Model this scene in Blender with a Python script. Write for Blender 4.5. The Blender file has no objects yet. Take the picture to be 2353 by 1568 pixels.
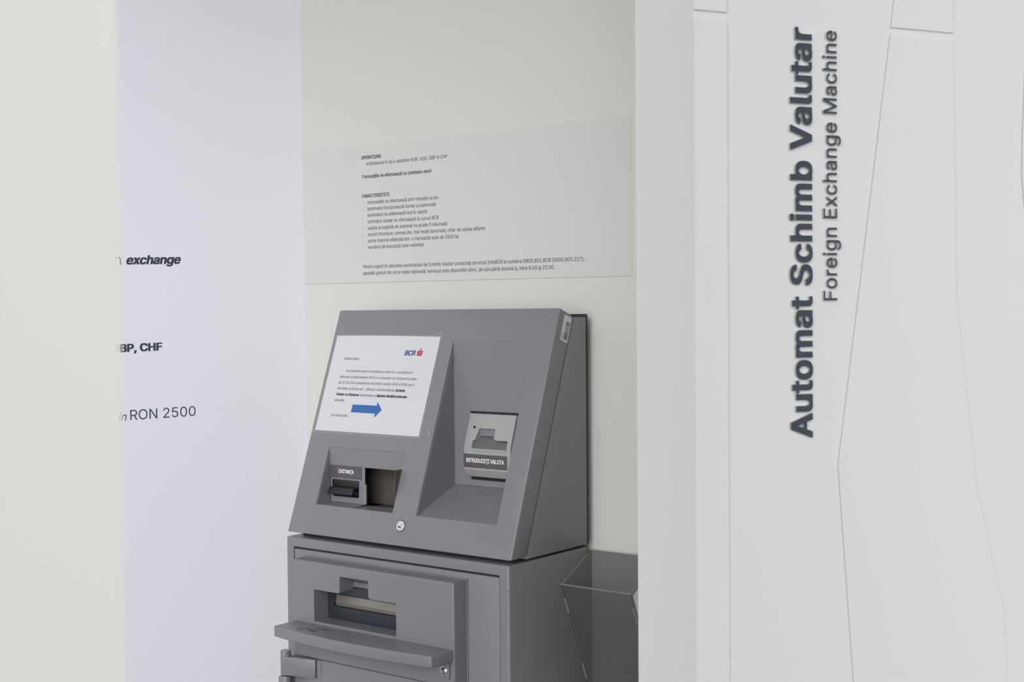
import bpy, bmesh, math, os, random
import numpy as np
from mathutils import Vector, Matrix
from mathutils.geometry import delaunay_2d_cdt

random.seed(7)
SC = bpy.context.scene
COL = SC.collection

# ------------------------------------------------------------------ camera
YAW, PITCH, ROLL, FPX = 0.650853341, 0.0202393376, 0.00724141020, 3065.537
CAM = Vector((2.1114638, -1.9703695, 1.6))
fw = Vector((-math.sin(YAW) * math.cos(PITCH), math.cos(YAW) * math.cos(PITCH), -math.sin(PITCH)))
r0 = Vector((math.cos(YAW), math.sin(YAW), 0))
d0 = fw.cross(r0)
rt = math.cos(ROLL) * r0 + math.sin(ROLL) * d0
dn = -math.sin(ROLL) * r0 + math.cos(ROLL) * d0
cd = bpy.data.cameras.new('camera')
cam = bpy.data.objects.new('camera', cd)
COL.objects.link(cam)
up, bk = -dn, -fw
cam.matrix_world = Matrix(((rt.x, up.x, bk.x, CAM.x), (rt.y, up.y, bk.y, CAM.y), (rt.z, up.z, bk.z, CAM.z), (0, 0, 0, 1)))
cd.sensor_width = 36.0
cd.lens = FPX * 36.0 / 2353.0
cd.clip_start = 0.02
cd.dof.use_dof = True
cd.dof.focus_distance = 2.65
cd.dof.aperture_fstop = 14.0
SC.camera = cam

# ------------------------------------------------------------------ world (overcast daylight from the open side)
wd_ = bpy.data.worlds.new('daylight')
SC.world = wd_
wd_.use_nodes = True
nt = wd_.node_tree
bg = nt.nodes['Background']
tc = nt.nodes.new('ShaderNodeTexCoord')
def lobe(direction, lo, hi, colour):
    """bright glazed side of the hall: a soft patch of sky around one direction"""
    d = Vector(direction).normalized()
    dot = nt.nodes.new('ShaderNodeVectorMath'); dot.operation = 'DOT_PRODUCT'
    dot.inputs[1].default_value = d
    mr = nt.nodes.new('ShaderNodeMapRange'); mr.interpolation_type = 'SMOOTHSTEP'
    mr.inputs['From Min'].default_value = lo
    mr.inputs['From Max'].default_value = hi
    mx = nt.nodes.new('ShaderNodeMix'); mx.data_type = 'RGBA'
    mx.inputs['A'].default_value = (0, 0, 0, 1)
    mx.inputs['B'].default_value = (*colour, 1)
    nt.links.new(tc.outputs['Generated'], dot.inputs[0])
    nt.links.new(dot.outputs['Value'], mr.inputs['Value'])
    nt.links.new(mr.outputs['Result'], mx.inputs['Factor'])
    return mx.outputs['Result']
def add(a, b):
    v = nt.nodes.new('ShaderNodeVectorMath'); v.operation = 'ADD'
    nt.links.new(a, v.inputs[0])
    if isinstance(b, tuple): v.inputs[1].default_value = b
    else: nt.links.new(b, v.inputs[1])
    return v.outputs[0]
AMB = (0.36, 0.36, 0.355)
main = lobe((0.30, -0.915, 0.27), 0.84, 1.0, (5.6, 5.6, 5.58))
cool = lobe((0.95, -0.25, 0.05), 0.30, 1.0, (0.28, 0.30, 0.42))
nt.links.new(add(add(main, cool), AMB), bg.inputs['Color'])
bg.inputs['Strength'].default_value = 1.0

SC.view_settings.view_transform = 'Standard'
SC.view_settings.look = 'None'
SC.view_settings.exposure = 0.0
SC.view_settings.gamma = 1.0
SC.view_settings.use_curve_mapping = False
SC.cycles.max_bounces = 10
SC.cycles.diffuse_bounces = 6

# ------------------------------------------------------------------ materials
def mat(name, col, rough=0.6, metal=0.0, bump=0.0, bscale=400.0, var=0.0, vscale=3.0, spec=0.5):
    m = bpy.data.materials.new(name)
    m.use_nodes = True
    n = m.node_tree
    b = n.nodes['Principled BSDF']
    b.inputs['Base Color'].default_value = (*col, 1)
    b.inputs['Roughness'].default_value = rough
    b.inputs['Metallic'].default_value = metal
    b.inputs['Specular IOR Level'].default_value = spec
    if var or bump:
        t = n.nodes.new('ShaderNodeTexCoord')
    if var:
        nz = n.nodes.new('ShaderNodeTexNoise'); nz.inputs['Scale'].default_value = vscale
        nz.inputs['Detail'].default_value = 4
        mx = n.nodes.new('ShaderNodeMix'); mx.data_type = 'RGBA'
        mx.inputs['A'].default_value = (*[c * (1 - var) for c in col], 1)
        mx.inputs['B'].default_value = (*[min(1, c * (1 + var)) for c in col], 1)
        n.links.new(t.outputs['Object'], nz.inputs['Vector'])
        n.links.new(nz.outputs['Fac'], mx.inputs['Factor'])
        n.links.new(mx.outputs['Result'], b.inputs['Base Color'])
    if bump:
        nb = n.nodes.new('ShaderNodeTexNoise'); nb.inputs['Scale'].default_value = bscale
        nb.inputs['Detail'].default_value = 2
        bp = n.nodes.new('ShaderNodeBump'); bp.inputs['Strength'].default_value = bump
        bp.inputs['Distance'].default_value = 0.0006
        n.links.new(t.outputs['Object'], nb.inputs['Vector'])
        n.links.new(nb.outputs['Fac'], bp.inputs['Height'])
        n.links.new(bp.outputs['Normal'], b.inputs['Normal'])
    return m

WALL_BACK = mat('niche_wall_paint', (0.575, 0.568, 0.541), 0.55, var=0.012, vscale=2.5, bump=0.03, bscale=250)
WALL_LEFT = mat('cool_white_panel', (0.795, 0.803, 0.845), 0.4, var=0.008, vscale=2)
WALL_RIGHT = mat('white_relief_panel', (0.74, 0.735, 0.713), 0.45, var=0.008, vscale=3)
PLATE_SIDE = mat('beige_plate_side', (0.50, 0.46, 0.425), 0.6)  # darker beige for side faces of most relief plates
WALL_NEAR = mat('warm_white_panel', (0.572, 0.565, 0.528), 0.5, var=0.01, vscale=3)
FLOOR = mat('grey_floor_tile', (0.16, 0.155, 0.15), 0.45, var=0.08, vscale=6)
CEIL = mat('white_ceiling', (0.8, 0.8, 0.79), 0.7, var=0.01)
GREY = mat('grey_powder_coat', (0.183, 0.182, 0.194), 0.36, bump=0.25, bscale=1400, var=0.03, vscale=700)
GREY_IN = mat('grey_inner_sheet', (0.183, 0.187, 0.2), 0.42, bump=0.2, bscale=1400, var=0.02, vscale=700)
TRAY = mat('shaded_tray_grey', (0.115, 0.117, 0.118), 0.5)  # darkened to put the slot's shade into the tray colour
LTGREY = mat('light_grey_plastic', (0.315, 0.32, 0.325), 0.4, bump=0.1, bscale=1600)
DARKP = mat('charcoal_label', (0.085, 0.075, 0.08), 0.45)
BLACK = mat('black_plastic', (0.010, 0.010, 0.012), 0.5)
NAVY = mat('dark_shutter_frame', (0.03, 0.032, 0.042), 0.35)
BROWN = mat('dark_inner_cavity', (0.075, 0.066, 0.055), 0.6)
STEEL = mat('brushed_steel', (0.27, 0.252, 0.23), 0.5, metal=0.5, var=0.12, vscale=60)
CHROME = mat('chrome', (0.66, 0.67, 0.68), 0.2, metal=1.0)
PALEMET = mat('pale_nickel', (0.60, 0.61, 0.64), 0.35, metal=0.4)
PAPER = mat('white_paper', (0.555, 0.563, 0.582), 0.7, var=0.01, vscale=12)
FILM = mat('printed_film', (0.552, 0.548, 0.537), 0.5, var=0.008, vscale=4)
STICK = mat('white_sticker', (0.57, 0.575, 0.595), 0.5)
INK = mat('dark_grey_ink', (0.055, 0.055, 0.065), 0.7)
INKP = mat('printer_ink', (0.11, 0.11, 0.135), 0.8)
INKB = mat('printer_ink_bold', (0.045, 0.045, 0.06), 0.8)
VINYL = mat('black_vinyl', (0.038, 0.042, 0.052), 0.6)
WHITEINK = mat('white_ink', (0.78, 0.76, 0.76), 0.6)
BLUE = mat('blue_print', (0.020, 0.115, 0.33), 0.6)
NAVYINK = mat('navy_print', (0.022, 0.055, 0.17), 0.6)
RED = mat('red_print', (0.43, 0.026, 0.036), 0.6)
SIGN = mat('slate_letter_face', (0.042, 0.055, 0.070), 0.4)
SIGN_EDGE = mat('clear_letter_edge', (0.42, 0.41, 0.37), 0.15)
SMOKE = mat('smoked_acrylic', (0.165, 0.160, 0.157), 0.22)
PALE = mat('pale_lavender', (0.66, 0.66, 0.76), 0.4)
RUST = mat('rust_fleck', (0.10, 0.075, 0.05), 0.8)
PALEW = mat('pale_scuff', (0.40, 0.40, 0.39), 0.6)

def see_through(name, tint, alpha_gloss=0.06, rough=0.08, haze=0.0, hcol=(0.5, 0.5, 0.5)):
    m = bpy.data.materials.new(name); m.use_nodes = True
    n = m.node_tree; n.nodes.clear()
    out = n.nodes.new('ShaderNodeOutputMaterial')
    tr = n.nodes.new('ShaderNodeBsdfTransparent'); tr.inputs['Color'].default_value = (*tint, 1)
    gl = n.nodes.new('ShaderNodeBsdfGlossy'); gl.inputs['Roughness'].default_value = rough
    df = n.nodes.new('ShaderNodeBsdfDiffuse'); df.inputs['Color'].default_value = (*hcol, 1)
    m1 = n.nodes.new('ShaderNodeMixShader'); m1.inputs[0].default_value = haze
    m2 = n.nodes.new('ShaderNodeMixShader'); m2.inputs[0].default_value = alpha_gloss
    n.links.new(tr.outputs[0], m1.inputs[1]); n.links.new(df.outputs[0], m1.inputs[2])
    n.links.new(m1.outputs[0], m2.inputs[1]); n.links.new(gl.outputs[0], m2.inputs[2])
    n.links.new(m2.outputs[0], out.inputs['Surface'])
    return m
SMOKE_CLEAR = see_through('smoked_clear_acrylic', (0.93, 0.93, 0.935), 0.03, 0.1, 0.17, (0.18, 0.178, 0.175))
SLEEVE = see_through('clear_plastic_sleeve', (0.95, 0.95, 0.95), 0.03, 0.15, 0.12, (0.62, 0.58, 0.6))
TAPE = see_through('clear_tape', (0.96, 0.96, 0.96), 0.04, 0.2, 0.10, (0.66, 0.62, 0.62))

# ------------------------------------------------------------------ helpers
def finish(name, bm, m, root=None, parent=None, smooth=True, angle=35):
    """link bm (world coordinates) as one mesh object below root / parent"""
    bmesh.ops.remove_doubles(bm, verts=bm.verts, dist=1e-6)
    bmesh.ops.recalc_face_normals(bm, faces=bm.faces)
    return link(name, bm, m, root, parent, smooth, angle)

def link(name, bm, m, root=None, parent=None, smooth=True, angle=35):
    me = bpy.data.meshes.new(name)
    off = Vector(root.location) if root is not None else None
    if off is not None:
        bmesh.ops.translate(bm, verts=bm.verts, vec=-off)
    bm.to_mesh(me); bm.free()
    for mm in (m if isinstance(m, (list, tuple)) else [m]):
        me.materials.append(mm)
    if smooth:
        me.polygons.foreach_set('use_smooth', [True] * len(me.polygons))
        me.set_sharp_from_angle(angle=math.radians(angle))
    o = bpy.data.objects.new(name, me)
    COL.objects.link(o)
    p = parent if parent is not None else root
    if p is not None:
        o.parent = p
    return o

def thing(name, label, cat, loc, group=None):
    o = bpy.data.objects.new(name, None)
    o.empty_display_size = 0.05
    COL.objects.link(o)
    o.location = loc
    return tag(o, label, cat, group)

def tag(o, label=None, cat=None, group=None, kind=None):
    if label: o['label'] = label
    if cat: o['category'] = cat
    if group: o['group'] = group
    if kind: o['kind'] = kind
    return o

def box(bm, x0, x1, y0, y1, z0, z1):
    return prism(bm, [(x0, y0), (x1, y0), (x1, y1), (x0, y1)], z0, z1)

def prism(bm, pts, z0, z1, f=None):
    """polygon in (a,b) swept along c; f maps (a,b,c) -> xyz"""
    f = f or (lambda a, b, c: (a, b, c))
    lo = [bm.verts.new(f(a, b, z0)) for a, b in pts]
    hi = [bm.verts.new(f(a, b, z1)) for a, b in pts]
    n = len(pts)
    fs = [bm.faces.new(lo[::-1]), bm.faces.new(hi)]
    for i in range(n):
        j = (i + 1) % n
        fs.append(bm.faces.new((lo[i], lo[j], hi[j], hi[i])))
    return lo, hi, fs

YZ = lambda a, b, c: (c, a, b)          # profile in (y,z), swept along x
XZ = lambda a, b, c: (a, c, b)          # outline in (x,z), swept along y

def bevel(bm, off, test=None, seg=3):
    bmesh.ops.remove_doubles(bm, verts=bm.verts, dist=1e-6)
    bmesh.ops.recalc_face_normals(bm, faces=bm.faces)
    es = [e for e in bm.edges if len(e.link_faces) == 2 and e.calc_face_angle(0) > 0.35 and (test is None or test(e.verts[0].co, e.verts[1].co))]
    bmesh.ops.bevel(bm, geom=es, offset=off, segments=seg, affect='EDGES', profile=0.5, clamp_overlap=True)
    return bm

def cut(bm, cutters):
    """boolean difference, returns a new bmesh"""
    bmesh.ops.remove_doubles(bm, verts=bm.verts, dist=1e-6)
    bmesh.ops.recalc_face_normals(bm, faces=bm.faces)
    me = bpy.data.meshes.new('tmp'); bm.to_mesh(me); bm.free()
    o = bpy.data.objects.new('tmp', me); COL.objects.link(o)
    tmp = [o]
    for c in cutters:
        bmesh.ops.recalc_face_normals(c, faces=c.faces)
        cm = bpy.data.meshes.new('tmp'); c.to_mesh(cm); c.free()
        co = bpy.data.objects.new('tmp', cm); COL.objects.link(co); tmp.append(co)
        md = o.modifiers.new('b', 'BOOLEAN'); md.operation = 'DIFFERENCE'; md.solver = 'EXACT'; md.object = co
    dg = bpy.context.evaluated_depsgraph_get()
    res = bpy.data.meshes.new_from_object(o.evaluated_get(dg))
    out = bmesh.new(); out.from_mesh(res)
    for t in tmp:
        d = t.data; bpy.data.objects.remove(t); bpy.data.meshes.remove(d)
    bpy.data.meshes.remove(res)
    return out

def cyl(bm, c, axis, r, h, seg=32, r2=None):
    axis = Vector(axis).normalized()
    a = axis.orthogonal().normalized(); b = axis.cross(a)
    c = Vector(c); r2 = r if r2 is None else r2
    lo = [bm.verts.new(c + r * (math.cos(t) * a + math.sin(t) * b)) for t in [2 * math.pi * i / seg for i in range(seg)]]
    hi = [bm.verts.new(c + h * axis + r2 * (math.cos(t) * a + math.sin(t) * b)) for t in [2 * math.pi * i / seg for i in range(seg)]]
    bm.faces.new(lo[::-1]); bm.faces.new(hi)
    for i in range(seg):
        j = (i + 1) % seg
        bm.faces.new((lo[i], lo[j], hi[j], hi[i]))

def arc(cx, cy, r, a0, a1, n=6):
    return [(cx + r * math.cos(math.radians(a0 + (a1 - a0) * i / n)), cy + r * math.sin(math.radians(a0 + (a1 - a0) * i / n))) for i in range(n + 1)]

def rrect(x0, x1, y0, y1, r, n=5):
    return arc(x0 + r, y0 + r, r, 180, 270, n) + arc(x1 - r, y0 + r, r, 270, 360, n) + arc(x1 - r, y1 - r, r, 0, 90, n) + arc(x0 + r, y1 - r, r, 90, 180, n)

class Frame:
    """a flat place in the scene: origin, right, up, outward normal"""
    def __init__(s, o, r, u, k=1.0):
        s.o, s.r, s.u, s.k = Vector(o), Vector(r).normalized(), Vector(u).normalized(), k
        s.n = s.r.cross(s.u).normalized()
    def __call__(s, a, b, c=0.0):
        return s.o + s.r * (a * s.k) + s.u * (b * s.k) + s.n * c

# ---- lettering
FONT = None
try:
    FONT = bpy.data.fonts.load(os.path.join(bpy.utils.system_resource('DATAFILES'), 'fonts', 'Inter.woff2'))
except Exception:
    FONT = None
_cap = {}
_shape = {}
def glyphs(s, bold=0.0, res=3, spacing=1.0):
    """flat lettering as (vertices, triangles), one clean sheet per letter"""
    cu = bpy.data.curves.new('tmp', 'FONT')
    cu.body = s
    if FONT: cu.font = FONT
    cu.resolution_u = res
    cu.fill_mode = 'NONE'
    cu.space_character = spacing
    o = bpy.data.objects.new('tmp', cu); COL.objects.link(o)
    dg = bpy.context.evaluated_depsgraph_get(); dg.update()
    me = bpy.data.meshes.new_from_object(o.evaluated_get(dg))
    co = np.array([v.co[:2] for v in me.vertices])
    nxt = {e.vertices[0]: e.vertices[1] for e in me.edges}
    adj = {}
    for e in me.edges:
        for p, q in (e.vertices, tuple(e.vertices)[::-1]): adj.setdefault(p, []).append(q)
    bpy.data.objects.remove(o); bpy.data.curves.remove(cu); bpy.data.meshes.remove(me)
    loops, seen = [], set()
    for i in range(len(co)):
        if i in seen or i not in adj: continue
        lp, p, q = [i], i, (i + 1 if (i + 1) in adj[i] else adj[i][0])
        seen.add(i)
        while q != i and q not in seen:
            lp.append(q); seen.add(q)
            n = [k for k in adj[q] if k != p]
            if not n: break
            p, q = q, n[0]
        if len(lp) > 2: loops.append(co[lp])
    loops.sort(key=lambda l: l[:, 0].min())
    runs = []
    for l in loops:
        lo, hi = l[:, 0].min(), l[:, 0].max()
        if runs and lo <= runs[-1][0]:
            runs[-1][0] = max(runs[-1][0], hi); runs[-1][1].append(l)
        else:
            runs.append([hi, [l], lo])
    ov, of = [], []
    for _, ls, x0 in runs:
        ls = [l - np.array([x0, 0.0]) for l in ls]
        key = (round(float(bold), 4), res, tuple(round(float(v), 3) for l in ls for v in l.mean(axis=0)), sum(len(l) for l in ls))
        if key not in _shape:
            _shape[key] = solid_letter(ls, bold)
        rv, rf = _shape[key]
        n = len(ov)
        ov += [Vector((x + x0, y, 0)) for x, y in rv]
        of += [tuple(i + n for i in f) for f in rf]
    return ov, of
def winding(c, loop):
    w = np.zeros(len(c), int)
    for p, q in zip(loop, np.roll(loop, -1, axis=0)):
        side = (q[0] - p[0]) * (c[:, 1] - p[1]) - (c[:, 0] - p[0]) * (q[1] - p[1])
        w += (p[1] <= c[:, 1]) & (q[1] > c[:, 1]) & (side > 0)
        w -= (p[1] > c[:, 1]) & (q[1] <= c[:, 1]) & (side < 0)
    return w
def solid_letter(loops, bold):
    """fill outlines by winding number; bold spreads the outline sideways and a little upwards"""
    if bold <= 0:
        shifts = [(0, 0)]
    else:
        shifts = [(bold * a, bold * b) for a, b in ((1, .4), (-1, .4), (1, -.4), (-1, -.4), (.34, .5), (-.34, -.5))]
    pv, pe, ids = [], [], {}
    for dx, dy in shifts:
        for l in loops:
            k0 = []
            for x, y in l:
                k = (round(float(x) + dx, 5), round(float(y) + dy, 5))
                if k not in ids:
                    ids[k] = len(pv); pv.append(Vector(k))
                k0.append(ids[k])
            pe += [(p, q) for p, q in zip(k0, k0[1:] + k0[:1]) if p != q]
    rv, _, rf, _, _, _ = delaunay_2d_cdt(pv, pe, [], 0, 1e-5)
    rv = np.array([(v.x, v.y) for v in rv])
    rf = np.array([f for f in rf if len(f) == 3])
    c = rv[rf].mean(axis=1)
    inside = np.zeros(len(c), bool)
    for d in shifts:
        inside |= sum(winding(c - np.array(d), l) for l in loops) != 0
    return rv.tolist(), [tuple(int(i) for i in f) for f in rf[inside]]
def capheight(bold):
    if bold not in _cap:
        v, _ = glyphs('H', bold)
        _cap[bold] = (min(p.y for p in v), max(p.y for p in v))
    return _cap[bold]
def text(bm, s, fr, x0, x1, y, cap, bold=0.0, shear=0.0, lift=0.0003, rot=0.0, res=3, mi=0, anchor='l', xs=None, spacing=1.0):
    """one line of flat lettering, fitted between x0 and x1 on the frame"""
    vs, fs = glyphs(s, bold, res, spacing)
    lo, hi = capheight(bold)
    sy = cap / (hi - lo)
    a, b = min(v.x for v in vs), max(v.x for v in vs)
    sx = (x1 - x0) / (b - a) if xs is None else sy * xs
    base = x0 if anchor == 'l' else x1 - (b - a) * sx
    out = []
    for v in vs:
        px = (v.x - a) * sx; py = (v.y - lo) * sy
        px += py * shear
        qx = base + px; 
        out.append(bm.verts.new(fr(qx, y + py + (qx - x0) * rot, lift)))
    for f in fs:
        try:
            q = bm.faces.new([out[i] for i in f]); q.material_index = mi
            q.normal_update()
            if q.normal.dot(fr.n) < 0: q.normal_flip()
        except ValueError:
            pass

def flat(bm, pts, fr, lift, mi=0, thick=None):
    if thick is None:
        f = bm.faces.new([bm.verts.new(fr(a, b, lift)) for a, b in pts]); f.material_index = mi
        f.normal_update()
        if f.normal.dot(fr.n) < 0: f.normal_flip()
    else:
        prism(bm, pts, lift, lift + thick, fr)

# ------------------------------------------------------------------ the setting
WA = 0.0267
wr = Vector((math.cos(WA), math.sin(WA), 0))
FW = Frame((0, 0.2665, 0), wr, (0, 0, 1))                    # back wall of the niche
CEILZ = 3.2

bm = bmesh.new(); box(bm, -3.2, 5.2, -5.6, 0.9, -0.05, 0.0)
tag(finish('floor', bm, FLOOR, smooth=False), kind='structure')
bm = bmesh.new(); box(bm, -3.2, 5.2, -1.7, 0.9, CEILZ, CEILZ + 0.05)
tag(finish('ceiling', bm, CEIL, smooth=False), kind='structure')

# back wall; its left end leans a little, as the corner does
S0 = lambda z: -0.2079 - 0.0113 * (z - 1.8338)
bm = bmesh.new()
prism(bm, [(S0(0), 0), (1.75, 0), (1.75, CEILZ), (S0(CEILZ), CEILZ)], -0.10, 0.0, FW)
tag(finish('wall_back', bm, WALL_BACK, smooth=False), kind='structure')

# left wall panel, meeting the back wall at an open angle
AL2 = math.radians(24.0)
C0 = FW(-0.2079, 1.8338)
FL = Frame(C0 - Vector((0, 0, 1.8338)) + Vector((0.0113 * 1.8338, 0, 0)), (math.sin(AL2), math.cos(AL2), 0), (-0.0113, 0, 1))
FL.u = Vector((-0.0113, 0, 1)); FL.n = FL.r.cross(FL.u).normalized()
bm = bmesh.new()
prism(bm, [(-2.2, 0), (0.0, 0), (0.0, CEILZ), (-2.2, CEILZ)], -0.08, 0.0, FL)
tag(finish('wall_left', bm, WALL_LEFT, smooth=False), kind='structure')

# right wall: thick slab with shallow raised relief plates
AL = math.radians(30.7)
un = Vector((math.sin(AL), math.cos(AL), 0)); nn = Vector((math.cos(AL), -math.sin(AL), 0))
KR = 0.84                                                # panel sizes below are for 1.8 m, the wall stands nearer
EP = Vector((CAM.x + (1.22492 - CAM.x) * KR, CAM.y + (-0.40383 - CAM.y) * KR, 1.6 * (1 - KR)))
FR = Frame(EP, un, (0, 0, 1), KR)
bm = bmesh.new()
prism(bm, [(0, -0.140), (1.20, -0.140), (1.30, 0), (0, 0)], -EP.z / KR, (CEILZ - EP.z) / KR, lambda a, b, c: FR(a, c, b))
wr_o = tag(finish('wall_right', bm, WALL_RIGHT, smooth=False), kind='structure')
T = 0.0023
plates = [
    [(0.0, 2.0034), (0.0506, 2.0034), (0.0506, 3.20), (0.0, 3.20)],
    [(0.0, -0.29), (0.0506, -0.29), (0.0506, 1.9921), (0.0, 1.9921)],
    [(0.3193, 2.0031), (0.4290, 2.0031), (0.4330, 3.20), (0.4290, 3.20), (0.3247, 2.0418)],
    [(0.3183, 1.9922), (0.2282, 1.3856), (0.2533, 1.0762), (0.338, -0.29), (0.60, -0.29), (0.5222, 1.1558), (0.4977, 1.2446), (0.4726, 1.3351), (0.4340, 1.62), (0.4287, 1.9922)],
    [(0.567, 2.0031), (0.84, 2.0031), (0.84, 3.20), (0.60, 3.20)],
    [(0.5640, 1.9922), (0.5573, 1.8546), (0.5565, 1.8029), (0.5598, 1.7707), (0.62, 1.3), (0.70, -0.29), (0.84, -0.29), (0.84, 1.9922)],
]
for p in plates:
    bm = bmesh.new()
    lo, hi, fs = prism(bm, p, 0.0, T, FR)
    for f in fs[2:]:
        f.normal_update()
        f.material_index = 1 if abs(f.normal.dot(FR.r)) > 0.6 and p[0][0] > 0.1 else 0
    tag(finish('relief_panel', bm, [WALL_RIGHT, PLATE_SIDE], None, wr_o, smooth=False), kind='structure')

# near wall at the left edge of the view
PL = Vector((CAM.x + (1.54758 - CAM.x) * 0.6, CAM.y + (-1.55560 - CAM.y) * 0.6, 0))
ld = -r0
ray = (PL - Vector((CAM.x, CAM.y, 0))).normalized()
c_, s_ = math.cos(math.radians(8)), math.sin(math.radians(8))
bdir = Vector((ray.x * c_ - ray.y * s_, ray.x * s_ + ray.y * c_, 0))
bm = bmesh.new()
ang = math.radians(-14)
ld = Vector((ld.x * math.cos(ang) - ld.y * math.sin(ang), ld.x * math.sin(ang) + ld.y * math.cos(ang), 0))
q = [PL, PL + ld * 0.13, PL + ld * 0.13 + bdir * 0.05, PL + bdir * 0.05]
lo, hi, fs = prism(bm, [(v.x, v.y) for v in q], 0, CEILZ)
for v in hi: v.co.x -= 0.0; 
tag(finish('wall_near', bm, WALL_NEAR, smooth=False), kind='structure')

# ------------------------------------------------------------------ lettering on the left wall
ROT = 0.0245
bm = bmesh.new()
text(bm, 'exchange', FL, -0.4195, -0.2978, 1.7165, 0.0205, bold=0.038, shear=0.20, rot=ROT)
text(bm, 'Foreign', FL, -0.53, -0.4300, 1.7160, 0.0232, bold=0, anchor='r', xs=0.86, rot=0)
tag(link('vinyl_lettering', bm, VINYL, smooth=False), 'black vinyl lettering ending in bold italic "exchange", topmost line on the left wall', 'lettering', 'vinyl lines on the left wall')
bm = bmesh.new()
text(bm, 'BP, CHF', FL, -0.4363, -0.3418, 1.5208, 0.0183, bold=0.042, rot=0.0262)
text(bm, 'G', FL, -0.46, -0.4385, 1.5205, 0.0183, bold=0.042, anchor='r', xs=1.0)
tag(link('vinyl_lettering', bm, VINYL, smooth=False), 'bold black vinyl lettering "GBP, CHF", middle line on the left wall', 'lettering', 'vinyl lines on the left wall')
bm = bmesh.new()
text(bm, 'RON 2500', FL, -0.4163, -0.2690, 1.3690, 0.0224, bold=0, rot=0.0235)
text(bm, 'in', FL, -0.46, -0.4265, 1.3680, 0.0190, bold=0, shear=0.2, anchor='r', xs=0.86)
tag(link('vinyl_lettering', bm, VINYL, smooth=False), 'thin black vinyl lettering ending in "RON 2500", lowest line on the left wall', 'lettering', 'vinyl lines on the left wall')

# ------------------------------------------------------------------ raised letters on the right wall
def raised_sign(name, s, label, z0, z1, base, cap, bold, thick, spacing=1.0):
    fr = Frame(EP, (0, 0, 1), -un, KR)                    # reads upwards
    vs, fs = glyphs(s, bold, 5, spacing)
    lo, hi = capheight(bold)
    a, b = min(v.x for v in vs), max(v.x for v in vs)
    sx = (z1 - z0) / (b - a); sy = cap / (hi - lo)
    par = list(range(len(vs)))
    def find(i):
        while par[i] != i:
            par[i] = par[par[i]]; i = par[i]
        return i
    for f in fs:
        for i in f[1:]:
            par[find(i)] = find(f[0])
    isl = {}
    for f in fs:
        isl.setdefault(find(f[0]), []).append(f)
    items = []
    for k, ff in isl.items():
        xs = [vs[i].x for f in ff for i in f]
        items.append([min(xs), max(xs), ff])
    items.sort(key=lambda t: t[0])
    merged = []
    for it in items:                                   # the dot of an i joins its stem
        for m in merged:
            ov = min(m[1], it[1]) - max(m[0], it[0])
            if ov > 0.6 * min(m[1] - m[0], it[1] - it[0]):
                m[2] += it[2]; m[0] = min(m[0], it[0]); m[1] = max(m[1], it[1]); break
        else:
            merged.append(it)
    root = thing(name, label, 'sign', fr(z0, -base, 0))
    for m in merged:
        bm = bmesh.new(); mp = {}
        for f in m[2]:
            for i in f:
                if i not in mp:
                    mp[i] = bm.verts.new(fr(z0 + (vs[i].x - a) * sx, -base + (vs[i].y - lo) * sy, thick))
            try: bm.faces.new([mp[i] for i in f])
            except ValueError: pass
        bmesh.ops.remove_doubles(bm, verts=bm.verts, dist=1e-7)
        fcs = list(bm.faces)
        for f in fcs:
            f.normal_update()
            if f.normal.dot(fr.n) < 0: f.normal_flip()
        bnd = [e for e in bm.edges if len(e.link_faces) == 1]
        r = bmesh.ops.extrude_edge_only(bm, edges=bnd)
        nv = [g for g in r['geom'] if isinstance(g, bmesh.types.BMVert)]
        bmesh.ops.translate(bm, verts=nv, vec=-fr.n * (thick - 0.0002))
        for f in bm.faces:
            f.normal_update()
            f.material_index = 0 if abs(f.normal.dot(fr.n)) > 0.7 else 1
        link('letter', bm, [SIGN, SIGN_EDGE], root, smooth=False)
    return root
raised_sign('raised_sign', 'Automat Schimb Valutar', 'bold slate raised letters "Automat Schimb Valutar" running up the right white wall', 1.4254, 1.9915, 0.1848, 0.0360, 0.030, 0.0036, 1.04)
raised_sign('raised_sign', 'Foreign Exchange Machine', 'thin slate raised letters "Foreign Exchange Machine" beside the bold Romanian line', 1.6161, 1.9905, 0.2258, 0.0225, 0.003, 0.0036, 1.02)

# ------------------------------------------------------------------ information sheet on the back wall
sheet = thing('information_sheet', 'large pale printed information sheet stuck on the wall above the machine', 'sheet', FW(0.24, 1.6745))
bm = bmesh.new()
prism(bm, [(-0.2065, 1.6750), (0.6960, 1.6742), (0.6960, 1.9903), (-0.2100, 1.9908)], 0.0001, 0.0006, FW)
finish('film', bm, FILM, sheet, smooth=False)
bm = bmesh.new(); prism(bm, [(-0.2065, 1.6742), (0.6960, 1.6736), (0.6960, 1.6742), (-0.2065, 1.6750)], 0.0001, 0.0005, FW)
finish('lower_edge', bm, mat('brown_film_edge', (0.33, 0.31, 0.29), 0.7), sheet, smooth=False)  # thin brown-grey strip along the film's lower edge
CAPS = 0.0080
L = 0.0007
def para(s, x0, x1, y, b=0.010, cap=CAPS, dash=False):
    bm = bmesh.new()
    text(bm, s, FW, x0, x1, y, cap, bold=b, lift=L)
    if dash: flat(bm, [(-0.0215, y + 0.0026), (-0.0190, y + 0.0026), (-0.0190, y + 0.0034), (-0.0215, y + 0.0034)], FW, L)
    link('printed_line', bm, INK, sheet, smooth=False)
para('OPERATIUNI:', -0.0227, 0.0392, 1.9570, 0.035)
para('schimbarea în lei a valutelor EUR, USD, GBP si CHF', -0.0071, 0.2302, 1.9424, dash=True)
para('Tranzacţiile se efectuează cu comision zero!', -0.0222, 0.1843, 1.9136, 0.030)
para('CARACTERISTICI:', -0.0216, 0.0628, 1.8692, 0.035)
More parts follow.
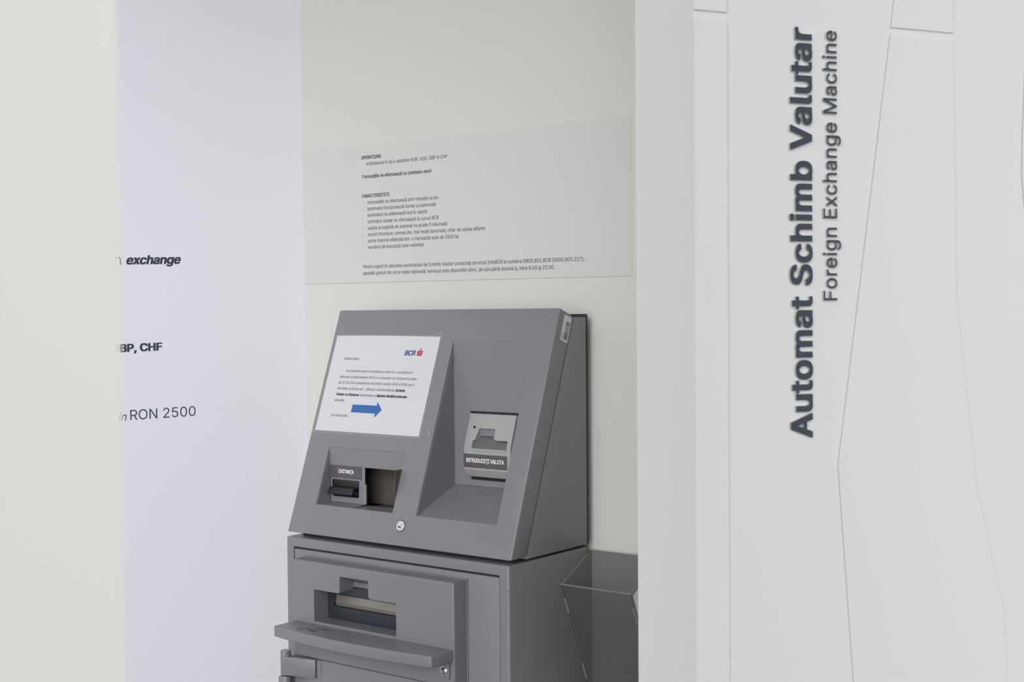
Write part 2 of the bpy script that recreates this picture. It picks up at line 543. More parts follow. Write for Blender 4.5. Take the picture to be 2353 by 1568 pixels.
for s, x0, x1, y in (('tranzacţiile se efectuează prin rotunjire la leu', -0.0050, 0.2032, 1.8542),
                     ('automatul funcţionează numai cu bancnote', -0.0050, 0.1969, 1.8395),
                     ('automatul nu eliberează rest în valută', -0.0047, 0.1707, 1.8250),
                     ('schimbul valutar se efectuează la cursul BCR', -0.0046, 0.2042, 1.8100),
                     ('valuta acceptată de automat nu poate fi returnată', -0.0042, 0.2272, 1.7953),
                     ('se pot introduce, consecutiv, mai multe bancnote, chiar de valute diferite', -0.0039, 0.3320, 1.7808),
                     ('suma maximă eliberată într-o tranzacţie este de 2500 lei', -0.0038, 0.2596, 1.7662),
                     ('numărul de tranzacţii este nelimitat', -0.0036, 0.1612, 1.7517)):
    para(s, x0, x1, y, dash=True)
para('Pentru suport în utilizarea Automatului de Schimb Valutar contactaţi serviciul InfoBCR la numărul 0800.801.BCR (0800.801.227), .', -0.0194, 0.5885, 1.7074)
para('apelabil gratuit din orice reţea naţională; serviciul este disponibil zilnic, de luni până duminică, între 8.00 şi 22.00.', -0.0196, 0.5105, 1.6925)

# ------------------------------------------------------------------ the currency exchange machine
M = thing('currency_exchange_machine', 'grey metal currency exchange machine with slanted front and curved shelf against the back wall', 'machine', (0.3, 0.13, 0.0))
ZB = 1.1383
TH = math.atan2(0.137, 0.3935)
ST, CT = math.sin(TH), math.cos(TH)
FS = Frame((0, 0, ZB), (1, 0, 0), (0, ST, CT))               # slanted front
XL, XR = 0.0035, 0.6045

# --- upper front cover
H1 = (0.2100, 0.3525)
prof = [(0.0, ZB), (0.0485, ZB), (0.2095, 1.5955), (0.1647, 1.6115)]
bm = bmesh.new(); prism(bm, prof, XL, XR, YZ)
bevel(bm, 0.0032)
def hole(x0, x1, s0, s1):
    c = bmesh.new(); prism(c, [(x0, s0), (x1, s0), (x1, s1), (x0, s1)], -0.0015 - 0.0, 0.05, FS); return c
def pocket(x0, x1, s0, s1, yb, zbk):
    """wedge pocket behind a slanted opening: upright back, floor rising to zbk"""
    c = bmesh.new()
    f0 = FS(0, s0, 0.01); f1 = FS(0, s1, 0.01)
    z0 = ZB + s0 * CT; y0 = s0 * ST; z1 = ZB + s1 * CT
    prism(c, [(y0 - 0.03, z0 - 0.0003), (yb, z0 - 0.0003), (yb, z1), (y0 - 0.03, z1)], x0 - 0.0014, x1 + 0.0014, YZ)
    return c
Y1, Y2 = 0.0626, 0.1417
bm = cut(bm, [pocket(0.0704, 0.2864, 0.0650, 0.1904, 0.30, 1.2035), pocket(0.3525, 0.5541, 0.0645, 0.4308, 0.30, 1.2512 + 0.03)])
finish('front_cover', bm, GREY, M)

# --- upper body behind the cover
bm = bmesh.new()
prism(bm, [(0.0506, 1.1336), (0.2570, 1.1336), (0.2570, 1.5927), (0.2103, 1.5927)], 0.006, 0.6032, YZ)
bevel(bm, 0.0022, seg=2)
c1 = bmesh.new(); prism(c1, [(0.0, 1.19), (0.16, 1.19), (0.16, 1.285), (0.0, 1.285)], 0.066, 0.291, YZ)
c2 = bmesh.new(); prism(c2, [(0.0, 1.192), (0.162, 1.192), (0.162, 1.57), (0.0, 1.57)], 0.348, 0.5585, YZ)
bm = cut(bm, [c1, c2])
finish('upper_cabinet', bm, GREY, M)
bm = bmesh.new(); box(bm, 0.004, 0.6032, 0.2572, 0.2612, 1.1340, 1.5990)
finish('back_plate', bm, mat('black_back_plate', (0.022, 0.020, 0.018), 0.6), M)
bm = bmesh.new(); box(bm, 0.02, 0.585, 0.03, 0.25, 1.1280, 1.1345)
finish('dark_gap_spacer', bm, BLACK, M, smooth=False)  # added to carry the upper cabinet; its black stands in for the gap's shade

# --- recess linings
def lining(x0, x1, s0, s1, yb, zbk, right=True):
    z0 = ZB + s0 * CT; y0 = s0 * ST; z1 = ZB + s1 * CT; y1 = s1 * ST
    t = 0.0012
    e = 0.002
    bm = bmesh.new()
    prism(bm, [(y0 + e, z0), (yb, zbk), (yb, z1 - 0.001)], x0 - t, x0, YZ)                 # left cheek
    if right: prism(bm, [(y0 + e, z0), (yb, zbk), (yb, z1 - 0.001)], x1, x1 + t, YZ)       # right cheek
    prism(bm, [(y0 + e, z0), (yb, zbk), (yb, zbk - t), (y0 + e, z0 - t)], x0 - t, x1 + t, YZ)      # floor
    return bm
# right pocket with the bill acceptor
bm = lining(0.3525, 0.5541, 0.0645, 0.4308, Y2 + 0.004, 1.2512)
box(bm, 0.3513, 0.5553, Y2, Y2 + 0.0014, 1.2505, 1.5450)
finish('note_recess', bm, GREY_IN, M, smooth=False)
# left pocket with the receipt printer
bm = lining(0.0704, 0.1735, 0.0650, 0.1904, Y1 + 0.003, 1.2030, False)
box(bm, 0.0692, 0.2876, Y1, Y1 + 0.0014, 1.2799, 1.3178)
rec1 = finish('receipt_recess', bm, GREY_IN, M, smooth=False)
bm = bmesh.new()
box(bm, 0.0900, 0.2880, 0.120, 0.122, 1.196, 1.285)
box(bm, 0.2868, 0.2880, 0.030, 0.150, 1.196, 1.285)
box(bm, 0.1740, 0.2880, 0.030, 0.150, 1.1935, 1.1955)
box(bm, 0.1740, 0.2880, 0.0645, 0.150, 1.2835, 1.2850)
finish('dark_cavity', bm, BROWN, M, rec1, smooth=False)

# --- receipt printer
bm = bmesh.new(); prism(bm, [(0.0728, 1.2022), (0.1722, 1.2022), (0.1722, 1.2797), (0.0728, 1.2797)], Y1 + 0.0002, Y1 + 0.0030, XZ)
bevel(bm, 0.0006, seg=1)
c = bmesh.new(); prism(c, [(0.0792, 1.2150), (0.1550, 1.2150), (0.1550, 1.2500), (0.0792, 1.2500)], 0.0, 0.2, XZ)
bm = cut(bm, [c])
printer = finish('receipt_printer', bm, GREY_IN, M, smooth=False)
bm = bmesh.new(); prism(bm, [(0.0722, 1.2539), (0.1668, 1.2539), (0.1668, 1.2805), (0.0722, 1.2805)], Y1 - 0.0012, Y1 + 0.0001, XZ)
o = finish('label_plate', bm, DARKP, M, printer, smooth=False); o['label'] = 'charcoal label plate reading CHITANȚA'
bm = bmesh.new(); box(bm, 0.1668, 0.1690, Y1 - 0.0010, Y1 + 0.0002, 1.2530, 1.2805)
finish('edge_strip', bm, LTGREY, M, printer, smooth=False)
bm = bmesh.new(); box(bm, 0.1724, 0.1742, Y1 - 0.0002, Y1 + 0.004, 1.2030, 1.2440)
finish('edge_strip', bm, LTGREY, M, printer, smooth=False)
FP = Frame((0, Y1 - 0.0012, 0), (1, 0, 0), (0, 0, 1))
bm = bmesh.new(); text(bm, 'CHITANȚA', FP, 0.0973, 0.1418, 1.2642, 0.0082, bold=0.026, lift=0.0002)
link('printed_text', bm, WHITEINK, M, printer, smooth=False)
bm = bmesh.new()
prism(bm, [(0.0795, 1.2345), (0.1548, 1.2345), (0.1548, 1.2498), (0.0795, 1.2498)], Y1 - 0.0030, Y1 + 0.0080, XZ)
box(bm, 0.0795, 0.1510, Y1 + 0.012, Y1 + 0.015, 1.2140, 1.2345)
box(bm, 0.0795, 0.1510, Y1 - 0.0010, Y1 + 0.015, 1.2140, 1.2160)
bevel(bm, 0.0008, seg=2)
mouth = finish('printer_mouth', bm, BLACK, M, printer)
bm = bmesh.new()
ylip = [(Y1 - 0.001, 1.2350), (Y1 - 0.0115, 1.2350), (Y1 - 0.0180, 1.2225), (Y1 - 0.0165, 1.2195), (Y1 - 0.0135, 1.2215), (Y1 - 0.0075, 1.2315), (Y1 - 0.001, 1.2320)]
prism(bm, ylip, 0.0795, 0.1500, YZ)
bevel(bm, 0.0018, seg=3)
finish('paper_lip', bm, BLACK, M, printer)

# --- bill acceptor
YF = 0.1184
bz = [(Y2 + 0.0002, 1.3977), (0.1405, 1.3985), (0.1186, 1.3338), (YF, 1.2872), (0.1285, 1.2712), (Y2 + 0.0002, 1.2712)]
bm = bmesh.new(); prism(bm, bz, 0.3960, 0.5140, YZ)
bevel(bm, 0.0016, seg=3)
SFu = Vector((0, 0.1186 - 0.1417, 1.3338 - 1.3977)); SFl = SFu.length; SFu.normalize()
FB = Frame((0.396, 0.1417, 1.3977), (1, 0, 0), -SFu)
def nb(pts, d0, d1):
    c = bmesh.new(); prism(c, [(x, -s) for x, s in pts], d0, d1, FB); return c
slot = [(0.0203, 0.0720), (0.0203, 0.0556), (0.0305, 0.0545), (0.0305, 0.0304), (0.0722, 0.0304), (0.0765, 0.0500), (0.0795, 0.0534), (0.1088, 0.0534), (0.1088, 0.0730)]
slot = [(0.0203, 0.0735), (0.0203, 0.0556), (0.0245, 0.0550), (0.0310, 0.0304), (0.0722, 0.0304), (0.0722, 0.0490), (0.0770, 0.0534), (0.1088, 0.0534), (0.1088, 0.0735)]
bm = cut(bm, [nb(slot, -0.030, 0.02)])
acc = finish('bill_acceptor', bm, LTGREY, M)
bm = bmesh.new()
prism(bm, [(0.1172, 1.3263), (0.1172, 1.3292), (0.1460, 1.3600), (0.1460, 1.3520)], 0.3965 + 0.0203, 0.3960 + 0.1085, YZ)
bevel(bm, 0.0005, seg=1)
finish('note_tray', bm, TRAY, M, acc)
bm = bmesh.new()
prism(bm, [(0.1166, 1.3262), (0.1174, 1.3262), (0.1178, 1.3296), (0.1170, 1.3296)], 0.3965 + 0.0203, 0.3960 + 0.1080, YZ)
finish('tray_edge', bm, LTGREY, M, acc, smooth=False)
bm = bmesh.new(); box(bm, 0.400, 0.511, 0.1385, 0.1415, 1.275, 1.392)
finish('slot_backing', bm, BLACK, M, acc, smooth=False)
bm = bmesh.new(); prism(bm, [(0.1362, 1.3535), (0.1372, 1.3535), (0.1372, 1.3800), (0.1362, 1.3800)], 0.415, 0.506, YZ)
finish('slot_rear_wall', bm, GREY_IN, M, acc, smooth=False)
bm = bmesh.new(); box(bm, 0.3965, 0.5175, Y2 - 0.0012, Y2 + 0.0002, 1.3980, 1.4030)
finish('cutout_gap', bm, BLACK, M, acc, smooth=False)
bm = bmesh.new(); box(bm, 0.3976, 0.5150, Y2 - 0.0012, Y2 + 0.0002, 1.2632, 1.2710)
finish('cutout_gap', bm, BLACK, M, acc, smooth=False)
bm = bmesh.new(); prism(bm, [(0.3962, 1.2907), (0.5060, 1.2905), (0.5060, 1.3179), (0.3962, 1.3180)], YF - 0.0012, YF + 0.0004, XZ)
o = finish('label_plate', bm, DARKP, M, acc, smooth=False); o['label'] = 'charcoal label plate reading INTRODUCEȚI VALUTA'
FA = Frame((0, YF - 0.0012, 0), (1, 0, 0), (0, 0, 1))
bm = bmesh.new(); text(bm, 'INTRODUCEȚI VALUTA', FA, 0.4027, 0.4992, 1.3013, 0.0085, bold=0.026, lift=0.0002)
link('printed_text', bm, WHITEINK, M, acc, smooth=False)
bm = bmesh.new(); prism(bm, [(YF - 0.0008, 1.2868), (YF + 0.001, 1.2868), (YF + 0.001, 1.2902), (YF - 0.0008, 1.2902)], 0.3962, 0.5120, YZ)
finish('edge_strip', bm, LTGREY, M, acc, smooth=False)
bm = bmesh.new(); cyl(bm, FB(0.0185, -0.0285, -0.0005), FB.n, 0.0028, 0.0024, 20)
finish('indicator_light', bm, BLACK, M, acc)

# --- lock
lc = FS(0.3179, 0.0406)
bm = bmesh.new(); cyl(bm, lc - FS.n * 0.001, FS.n, 0.0118, 0.0014, 32)
lock = finish('lock', bm, BLACK, M)
bm = bmesh.new(); cyl(bm, lc - FS.n * 0.001, FS.n, 0.0110, 0.0034, 32, 0.0102)
finish('lock_rosette', bm, PALEMET, M, lock)
bm = bmesh.new(); cyl(bm, lc + FS.n * 0.002 - FS.u * 0.0022 - FS.r * 0.001, FS.n, 0.0060, 0.0022, 28, 0.0056)
finish('lock_cylinder', bm, CHROME, M, lock)
bm = bmesh.new(); FK = Frame(lc + FS.n * 0.0042 - FS.u * 0.0028 - FS.r * 0.0004, FS.r, FS.u)
prism(bm, [(-0.0036, -0.0013), (0.0036, -0.0013), (0.0036, 0.0013), (-0.0036, 0.0013)], 0, 0.0003, FK)
finish('keyhole', bm, BLACK, M, lock, smooth=False)

# --- barcode sticker on the cover's side
FBAR = Frame((XR, 0.1842, 1.5702), (0, CT, -ST), (0, ST, CT))
bm = bmesh.new(); prism(bm, rrect(-0.0130, 0.0130, -0.0262, 0.0262, 0.0028), 0.0000, 0.0003, FBAR)
stk = finish('barcode_sticker', bm, STICK, M, smooth=False); stk['label'] = 'white barcode sticker'
bm = bmesh.new()
t = -0.0218
widths = [1.6, .8, 1.2, .6, 1.5, .7, .7, 1.4, .6, 1.3, .8, .6, .7, .6, 1.6, .7, 1.2, .6, 1.0, 1.4, .7, 1.5]
k = 0
while t < 0.0138:
    w = widths[k % len(widths)] * 0.00085; k += 1
    flat(bm, [(-0.0030, t), (0.0098, t), (0.0098, t + w), (-0.0030, t + w)], FBAR, 0.0005)
    t += w + widths[(k * 5) % len(widths)] * 0.00075
for (a, b) in ((-0.0098, -0.0205), (-0.0098, -0.0160), (-0.0098, -0.0125), (-0.0060, -0.0215), (-0.0060, -0.0180)):
    flat(bm, [(a - 0.001, b), (a + 0.001, b), (a + 0.001, b + 0.0016), (a - 0.001, b + 0.0016)], FBAR, 0.0005)
link('barcode', bm, INKB, M, stk, smooth=False)

# --- lower cabinet and its door
bm = bmesh.new(); box(bm, 0.0, 0.6, 0.0, 0.2612, 0.0, 1.1285)
bevel(bm, 0.0045, seg=4)
c = bmesh.new(); box(c, 0.0225, 0.5777, -0.05, 0.05, 0.05, 1.1087)
bm = cut(bm, [c])
low = finish('lower_cabinet', bm, GREY, M)
bm = bmesh.new(); box(bm, 0.0238, 0.5760, 0.0006, 0.0420, 0.053, 1.1042)
bevel(bm, 0.0022, seg=2)
c = bmesh.new(); box(c, 0.1215, 0.3525, -0.05, 0.035, 0.9690, 1.0425)
bm = cut(bm, [c])
door = finish('cabinet_door', bm, GREY, M)
bm = bmesh.new()
for x0_, x1_, z0_, z1_ in ((0.0227, 0.5775, 1.1040, 1.1085), (0.0227, 0.0240, 0.06, 1.1085), (0.5758, 0.5775, 0.06, 1.1085)):
    box(bm, x0_, x1_, 0.0045, 0.0075, z0_, z1_)
finish('door_gap_shade', bm, BLACK, M, door, smooth=False)  # black strips added to paint shade into the door gap

# --- dispenser housing on the door
notch = [(0.1235, 0.9692), (0.3510, 0.9692), (0.3510, 1.0340), (0.2825, 1.0340)] + arc(0.2825, 1.0400, 0.0060, 270, 180, 5)[1:] + \
        [(0.2765, 1.0699), (0.1972, 1.0699), (0.1972, 1.0410)] + arc(0.1922, 1.0400, 0.0050, 0, -90, 5)[0:] + [(0.1232, 1.0350)]
bm = bmesh.new(); box(bm, 0.0608, 0.4985, -0.0400, 0.0006, 0.8907, 1.0915)
def vert_front(a, b): return a.y < -0.03 and b.y < -0.03
bevel(bm, 0.0042, vert_front, 4)
c = bmesh.new(); prism(c, notch, -0.1, 0.05, XZ)
bm = cut(bm, [c])
hous = finish('dispenser_housing', bm, GREY, M)
bm = bmesh.new(); box(bm, 0.0608, 0.4985, -0.0385, 0.0006, 0.25, 0.8904)
bevel(bm, 0.0035, vert_front, 3)
finish('lower_housing', bm, GREY, M)
bm = bmesh.new(); prism(bm, [(0.0004, 1.0705), (-0.0400, 1.0705), (-0.0385, 1.0695), (0.0004, 1.0520)], 0.1974, 0.2763, YZ)
finish('notch_guide', bm, GREY, M, hous, smooth=False)
bm = bmesh.new(); box(bm, 0.4985, 0.5010, -0.0022, 0.0005, 0.26, 1.0925); box(bm, 0.0608, 0.5010, -0.0022, 0.0005, 1.0915, 1.0938)
finish('mounting_flange', bm, GREY, M, hous, smooth=False)
# shutter inside the opening
bm = bmesh.new(); prism(bm, rrect(0.1225, 0.3518, 0.9697, 1.0415, 0.006), 0.0008, 0.0240, XZ)
bevel(bm, 0.0012, seg=2)
c = bmesh.new(); prism(c, rrect(0.1385, 0.3400, 0.9945, 1.0225, 0.003), -0.02, 0.018, XZ)
bm = cut(bm, [c])
sh = finish('shutter_frame', bm, NAVY, M, hous)
bm = bmesh.new()
prism(bm, [(0.0175, 1.0195), (0.0085, 1.0188), (0.0065, 1.0035), (0.0085, 0.9952), (0.0175, 0.9952)], 0.1392, 0.3396, YZ)
bevel(bm, 0.0006, seg=2)
o = finish('shutter_bar', bm, STEEL, M, hous); o['label'] = 'bare steel shutter bar'

# --- shelf
pts = [(0.0665, -0.0400), (0.0672, -0.1000)]
for i in range(1, 24):
    u = i / 24.0
    pts.append((0.0672 + (0.4932 - 0.0672) * u, -0.1000 - 0.0175 * 4 * u * (1 - u) * (1.0 - 0.1 * (u - 0.5))))
pts += [(0.4935, -0.1005), (0.4962, -0.0400)]
bm = bmesh.new(); prism(bm, pts, 0.9412, 0.9636)
bevel(bm, 0.0026, lambda a, b: not (a.y > -0.041 and b.y > -0.041), 3)
shelf = finish('shelf', bm, GREY, M)
bm = bmesh.new()
FSH = Frame((0, 0, 0.9636), (1, 0, 0), (0, 1, 0))
scraps = [[(0.1579, -0.090), (0.1611, -0.0850), (0.1655, -0.0845), (0.1722, -0.0825), (0.1710, -0.0850), (0.1700, -0.0880), (0.1684, -0.0900), (0.1640, -0.0885)],
          [(0.1572, -0.0730), (0.1595, -0.0705), (0.1628, -0.0680), (0.1635, -0.0700), (0.1600, -0.0740)],
          [(0.1704, -0.0634), (0.1725, -0.0600), (0.1760, -0.0560), (0.1765, -0.0585), (0.1735, -0.0640)],
          [(0.1790, -0.0660), (0.1822, -0.0636), (0.1860, -0.0600), (0.1855, -0.0630), (0.1815, -0.0670)],
          [(0.1905, -0.0620), (0.1965, -0.0580), (0.1960, -0.0592), (0.1910, -0.0632)],
          [(0.1480, -0.0790), (0.1520, -0.0770), (0.1560, -0.0772), (0.1558, -0.0784), (0.1520, -0.0782), (0.1484, -0.0800)]]
loop = [(0.1265, -0.0937), (0.1290, -0.0860), (0.1312, -0.0799), (0.1379, -0.0716), (0.1440, -0.0745), (0.1484, -0.0780)]
loop2 = [(0.1265, -0.0937), (0.1350, -0.0915), (0.1438, -0.0883), (0.1500, -0.0850), (0.1560, -0.0800)]
for pl in scraps:
    cx_, cy_ = sum(p[0] for p in pl) / len(pl), sum(p[1] for p in pl) / len(pl)
    flat(bm, [(cx_ + (x - cx_) * 1.35, cy_ + (y - cy_) * 1.35) for x, y in pl], FSH, 0.0002)
for lp in (loop, loop2):
    for a, b in zip(lp, lp[1:]):
        d = Vector((b[0] - a[0], b[1] - a[1])).normalized() * 0.0007
        flat(bm, [(a[0] - d.y, a[1] + d.x), (b[0] - d.y, b[1] + d.x), (b[0] + d.y, b[1] - d.x), (a[0] + d.y, a[1] - d.x)], FSH, 0.0002)
o = link('glue_residue', bm, BLACK, M, shelf, smooth=False); o['label'] = 'torn black tape remnants'
# bracket tab with its bolt
bm = bmesh.new()
prism(bm, [(0.4400, 0.9411), (0.4400, 0.9065)] + arc(0.4835, 0.9110, 0.0050, -90, 0, 4) + [(0.4885, 0.9411)], -0.0442, -0.0400, XZ)
bevel(bm, 0.0008, seg=2)
brk = finish('bolt_bracket', bm, GREY, M, shelf)
bm = bmesh.new(); bc = Vector((0.4755, -0.0442, 0.9222))
cyl(bm, bc, (0, -1, 0), 0.0098, 0.0016, 32)
cyl(bm, bc + Vector((0, -0.0016, 0)), (0, -1, 0), 0.0068, 0.0018, 6)
cyl(bm, bc + Vector((0, -0.0034, 0)), (0, -1, 0), 0.0058, 0.0048, 24, 0.0050)
o = finish('bolt', bm, CHROME, M, brk); o['label'] = 'shiny chrome bolt with washer'

# --- hinge
hx, hy = 0.0525, -0.0545
bm = bmesh.new()
cyl(bm, (hx, hy, 0.8506), (0, 0, 1), 0.0108, 0.0502, 32)
bevel(bm, 0.0009, seg=2)
hinge = finish('hinge', bm, GREY, M)
bm = bmesh.new(); cyl(bm, (hx, hy, 0.9006), (0, 0, 1), 0.0094, 0.0012, 28)
o = finish('hinge_cap', bm, LTGREY, M, hinge)
bm = bmesh.new()
hd = Vector((0.1296 - 0.0525, -0.0455 - (-0.0652), 0)).normalized()
hp = Vector((0.0525, -0.0655, 0))
FH = Frame(hp, hd, (0, 0, 1))
prism(bm, [(0.0, 0.8520), (0.0800, 0.8520), (0.0800, 0.8903), (0.0088, 0.8903), (0.0084, 0.8984), (0.0, 0.8990)], -0.018, 0.0, FH)
bevel(bm, 0.0008, seg=2)
finish('hinge_leaf', bm, GREY, M, hinge)
bm = bmesh.new()
weld = []
for i in range(29):
    z = 0.8535 + i * (0.8895 - 0.8535) / 28
    r = 0.0062 + random.uniform(-0.00015, 0.00015)
    weld.append([bm.verts.new((0.1345 + r * math.cos(t), -0.0385 - 0.55 * r * math.sin(t), z)) for t in [math.pi * k / 8 for k in range(9)]])
for p, q in zip(weld, weld[1:]):
    for k in range(8): bm.faces.new((p[k], p[k + 1], q[k + 1], q[k]))
bm.faces.new(weld[0]); bm.faces.new(weld[-1][::-1])
finish('weld_seam', bm, GREY, M, hinge)
bm = bmesh.new()
cyl(bm, (hx, hy, 0.70), (0, 0, 1), 0.0112, 0.1485, 32)
bevel(bm, 0.0009, seg=2)
finish('hinge_barrel', bm, GREY, M, hinge)
bm = bmesh.new(); cyl(bm, (hx, hy, 0.8480), (0, 0, 1), 0.0070, 0.0030, 20)
finish('hinge_pin', bm, BLACK, M, hinge)
bm = bmesh.new(); box(bm, 0.030, 0.0575, hy, 0.002, 0.70, 0.8440); bevel(bm, 0.001, seg=2)
finish('hinge_arm', bm, GREY, M, hinge)
bm = bmesh.new()
for x, z, r in ((0.1205, 0.9022, 0.0010), (0.5985, 1.0802, 0.0010), (0.1290, 0.8575, 0.0012)):
    bm = bmesh.new(); cyl(bm, (x, -0.0401 if x < 0.3 else -0.0002, z), (0, -1, 0), r, 0.0003, 10)
    finish('paint_chip', bm, RUST, M, hous if x < 0.3 else low, smooth=False)
# scuff on the slanted front
bm = bmesh.new()
sc = [(0.3292, 0.2476), (0.3302, 0.2470), (0.3372, 0.2372), (0.3418, 0.2300), (0.3408, 0.2288), (0.3385, 0.2290), (0.3390, 0.2302), (0.3358, 0.2375)]
flat(bm, sc, FS, 0.0003)
link('scuff_mark', bm, PALEW, M, smooth=False)
bm = bmesh.new()
flat(bm, [(0.3290, 0.4180), (0.3300, 0.4185), (0.3285, 0.4140), (0.3275, 0.4135)], FS, 0.0003)
link('scuff_mark', bm, PALEW, M, smooth=False)

# ------------------------------------------------------------------ notice taped to the machine
N = thing('paper_notice', 'white paper notice in a clear sleeve taped to the slanted machine front', 'notice', FS(0.165, 0.2210))
bm = bmesh.new()
prism(bm, [(0.0100, 0.2195), (0.3205, 0.2200), (0.3200, 0.4440), (0.0105, 0.4440)], 0.0004, 0.0008, FS)
finish('sleeve', bm, SLEEVE, N, smooth=False)
bm = bmesh.new()
top = []
for i in range(13):
    u = i / 12.0
    top.append((0.3158 - (0.3158 - 0.0165) * u, 0.4393 + 0.0012 * u + 0.0013 * math.sin(math.pi * u)))
prism(bm, [(0.0159, 0.2250), (0.3146, 0.2250)] + top, 0.0009, 0.0012, FS)
finish('paper', bm, PAPER, N, smooth=False)
bm = bmesh.new()
ti = [[(0.3000, 0.4425), (0.2973, 0.4443), (0.3163, 0.4535), (0.3180, 0.4420)],
      [(0.0238, 0.4410), (0.0215, 0.4520), (0.0242, 0.4612), (0.0275, 0.4560), (0.0280, 0.4500), (0.0370, 0.4505), (0.0330, 0.4410)],
      [(0.0145, 0.2350), (0.0050, 0.2265), (0.0045, 0.2240), (0.0062, 0.2130), (0.0075, 0.2140), (0.0140, 0.2300)],
      [(0.0145, 0.2235), (0.0310, 0.2235), (0.0300, 0.2175), (0.0150, 0.2170)],
      [(0.0370, 0.2220), (0.0840, 0.2225), (0.0830, 0.2180), (0.0400, 0.2175)],
      [(0.2930, 0.2170), (0.2900, 0.2120), (0.2870, 0.2080), (0.2950, 0.2090), (0.2990, 0.2160)]]
bm.free()
for p in ti:
    bm = bmesh.new(); flat(bm, p, FS, 0.0006)
    link('tape', bm, TAPE, N, smooth=False)
CN = 0.0058
def nline(s, x0, x1, y, b=0.010, cap=CN, mi=0):
    bm = bmesh.new(); text(bm, s, FS, x0, x1, y, cap, bold=b, shear=0.16, lift=0.0014)
    link('printed_line', bm, (INKP, INKB)[mi], N, smooth=False)
nline('Stimati clienti,', 0.0531, 0.0990, 0.3853)
nline('Va multumim pentru increderea pe care ne-o acordati prin', 0.0672, 0.2603, 0.3578)
nline('utilizarea echipamentelor BCR si va anuntam ca incepand cu data', 0.0533, 0.2747, 0.3442)
nline('de 02.06.2014 operatiunile de schimb valutar (EUR si USD) pot fi', 0.0527, 0.2723, 0.3312)
nline('efectuate, la fel de usor,  utilizand  functionalitatea', 0.0528, 0.2205, 0.3180)
nline('Schimb', 0.2229, 0.2502, 0.3179, 0.045, mi=1)
nline('Valutar cu Numerar', 0.0537, 0.1226, 0.3047, 0.045, mi=1)
nline('disponibila pe', 0.1245, 0.1720, 0.3047)
nline('Masina Multifunctionala', 0.1739, 0.2592, 0.3047, 0.045, mi=1)
nline('alaturata.', 0.0528, 0.0831, 0.2915)
nline('Va multumim.', 0.0532, 0.1030, 0.2578)
bm = bmesh.new()
flat(bm, [(0.1100, 0.2687), (0.1799, 0.2683), (0.1802, 0.2590), (0.1973, 0.2769), (0.1803, 0.2943), (0.1806, 0.2857), (0.1102, 0.2859)], FS, 0.0014)
o = link('printed_arrow', bm, BLUE, N, smooth=False); o['label'] = 'blue arrow pointing right'
bm = bmesh.new(); text(bm, 'BCR', FS, 0.2262, 0.2560, 0.3976, 0.0116, bold=0.034, shear=0.16, lift=0.0014, res=4)
link('printed_letters', bm, NAVYINK, N, smooth=False)
bm = bmesh.new()
x0, x1, y0, y1 = 0.2602, 0.2752, 0.3973, 0.4092
r_ = 0.0022
ys = [y0 + (y1 - y0) * k for k in (0.30, 0.37, 0.63, 0.70)]
xa, xb = x0 + (x1 - x0) * 0.30, x0 + (x1 - x0) * 0.70
shp = arc(x0 + r_, y0 + r_, r_, 180, 270, 4) + arc(x1 - r_ * 1.4, y0 + r_ * 1.4, r_ * 1.4, 270, 360, 4) + [(x1, ys[2]), (xa, ys[2]), (xa, ys[3]), (x1, ys[3])] + \
      arc(x1 - r_, y1 - r_, r_, 0, 90, 4) + arc(x0 + r_ * 1.4, y1 - r_ * 1.4, r_ * 1.4, 90, 180, 4) + [(x0, ys[1]), (xb, ys[1]), (xb, ys[0]), (x0, ys[0])]
sh2 = [(x + (y - y0) * 0.10, y) for x, y in shp]
es = [bm.verts.new(FS(x, y, 0.0014)) for x, y in sh2]
f = bm.faces.new(es); f.normal_update()
if f.normal.dot(FS.n) < 0: f.normal_flip()
bmesh.ops.triangulate(bm, faces=[f])
link('printed_emblem', bm, RED, N, smooth=False)
bm = bmesh.new()
flat(bm, arc(0.2692, 0.4123, 0.0020, 0, 345, 23), FS, 0.0014)
link('printed_emblem', bm, RED, N, smooth=False)

# ------------------------------------------------------------------ smoked acrylic leaflet holder
XB0, XB1 = 0.6007, 0.7645
YBK, YFT = 0.2695, 0.1630
ZBT, ZFT, ZBB = 1.1206, 1.0668, 0.8170
HB = thing('leaflet_holder', 'empty smoked acrylic wedge leaflet holder on the back wall beside the machine', 'holder', (0.684, 0.2725, ZBB))
t = 0.0045
bm = bmesh.new(); prism(bm, [(XB0, ZBB - 0.012), (XB1, ZBB - 0.012), (XB1, ZBT), (XB0, ZBT)], YBK, YBK + 0.003, XZ)
bevel(bm, 0.0005, seg=1)
finish('back_panel', bm, SMOKE, HB)
slope = Vector((0, YBK - YFT, ZBB - ZFT)); sl = slope.length; slope.normalize()
FF = Frame((0, YFT, ZFT), (1, 0, 0), -slope)                     # front panel plane, distances measured downwards as -b
tabs = [(0.0310, 0.0660), (0.1870, 0.2220)]
def pt(s, c): v = FF(0, -s, c); return (v.y, v.z)
side = [(YBK - 0.0002, ZBT - 0.0003), pt(0, -t)]
for a, b in tabs:
    side += [pt(a, -t), pt(a, 0.0005), pt(b, 0.0005), pt(b, -t)]
side += [pt(sl - 0.006, -t), (YBK - 0.0002, ZBB + 0.004)]
for nm, xa, xb, mm in (('side_panel', XB0, XB0 + t, SMOKE), ('side_panel', XB1 - t, XB1, SMOKE)):
    bm = bmesh.new(); prism(bm, side, xa, xb, YZ)
    finish(nm, bm, mm, HB, smooth=False)
bm = bmesh.new()
fp = [(XB0, 0.0), (XB1, 0.0)]
for a, b in tabs:
    fp += [(XB1, -a), (XB1 - t - 0.0006, -a), (XB1 - t - 0.0006, -b), (XB1, -b)]
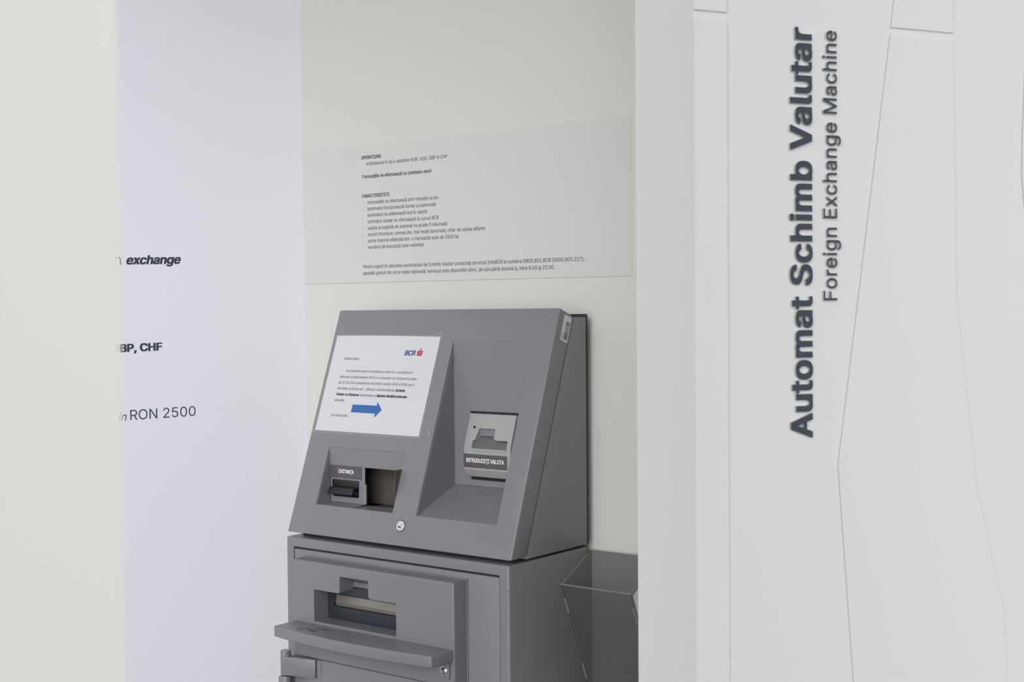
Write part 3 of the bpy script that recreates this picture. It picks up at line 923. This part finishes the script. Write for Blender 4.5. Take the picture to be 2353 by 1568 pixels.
fp += [(XB1, -sl + 0.004), (XB0, -sl + 0.004)]
for a, b in reversed(tabs):
    fp += [(XB0, -b), (XB0 + t + 0.0006, -b), (XB0 + t + 0.0006, -a), (XB0, -a)]
prism(bm, fp, -t + 0.0003, 0.0, FF)
finish('front_panel', bm, SMOKE_CLEAR, HB, smooth=False)
# polished edges of the front panel; their highlight is put into a lighter colour
EDGE = mat('polished_acrylic_edge', (0.24, 0.225, 0.225), 0.12)
def edge(pts, c0=-0.0010, c1=0.0008):
    bm = bmesh.new(); prism(bm, pts, c0, c1, FF)
    finish('polished_edge', bm, EDGE, HB, smooth=False)
edge([(XB0, 0.0), (XB1, 0.0), (XB1, 0.0007), (XB0, 0.0007)], -t + 0.0003, 0.0004)
for a, b in tabs:
    for q_ in (a, b):
        edge([(XB0, -q_ - 0.0004), (XB0 + t + 0.0006, -q_ - 0.0004), (XB0 + t + 0.0006, -q_ + 0.0004), (XB0, -q_ + 0.0004)])
        edge([(XB1 - t - 0.0006, -q_ - 0.0004), (XB1, -q_ - 0.0004), (XB1, -q_ + 0.0004), (XB1 - t - 0.0006, -q_ + 0.0004)])
    edge([(XB0 + t, -b), (XB0 + t + 0.0009, -b), (XB0 + t + 0.0009, -a), (XB0 + t, -a)])
edge([(XB0, -0.187), (XB0 + 0.0006, -0.187), (XB0 + 0.0006, -0.066), (XB0, -0.066)])
edge([(XB0, -0.031), (XB0 + 0.0006, -0.031), (XB0 + 0.0006, 0.0), (XB0, 0.0)])
# pale lavender sheet laid on the outer right cheek
bm = bmesh.new(); prism(bm, [(YBK - 0.004, ZBT - 0.006), pt(0.006, -t - 0.002), pt(sl - 0.02, -t - 0.002), (YBK - 0.004, ZBB + 0.02)], XB1, XB1 + 0.0004, YZ)
o = finish('pale_sheet', bm, PALE, HB, smooth=False); o['label'] = 'pale lavender sheet on the outer cheek'
for x, z in ((0.632, 1.09), (0.735, 1.09), (0.684, 0.86)):
    bm = bmesh.new(); cyl(bm, (x, YBK + 0.003, z), (0, 1, 0), 0.006, 0.2665 + 0.0267 * x - YBK - 0.003, 16)
    finish('wall_spacer', bm, SMOKE, HB, smooth=False)
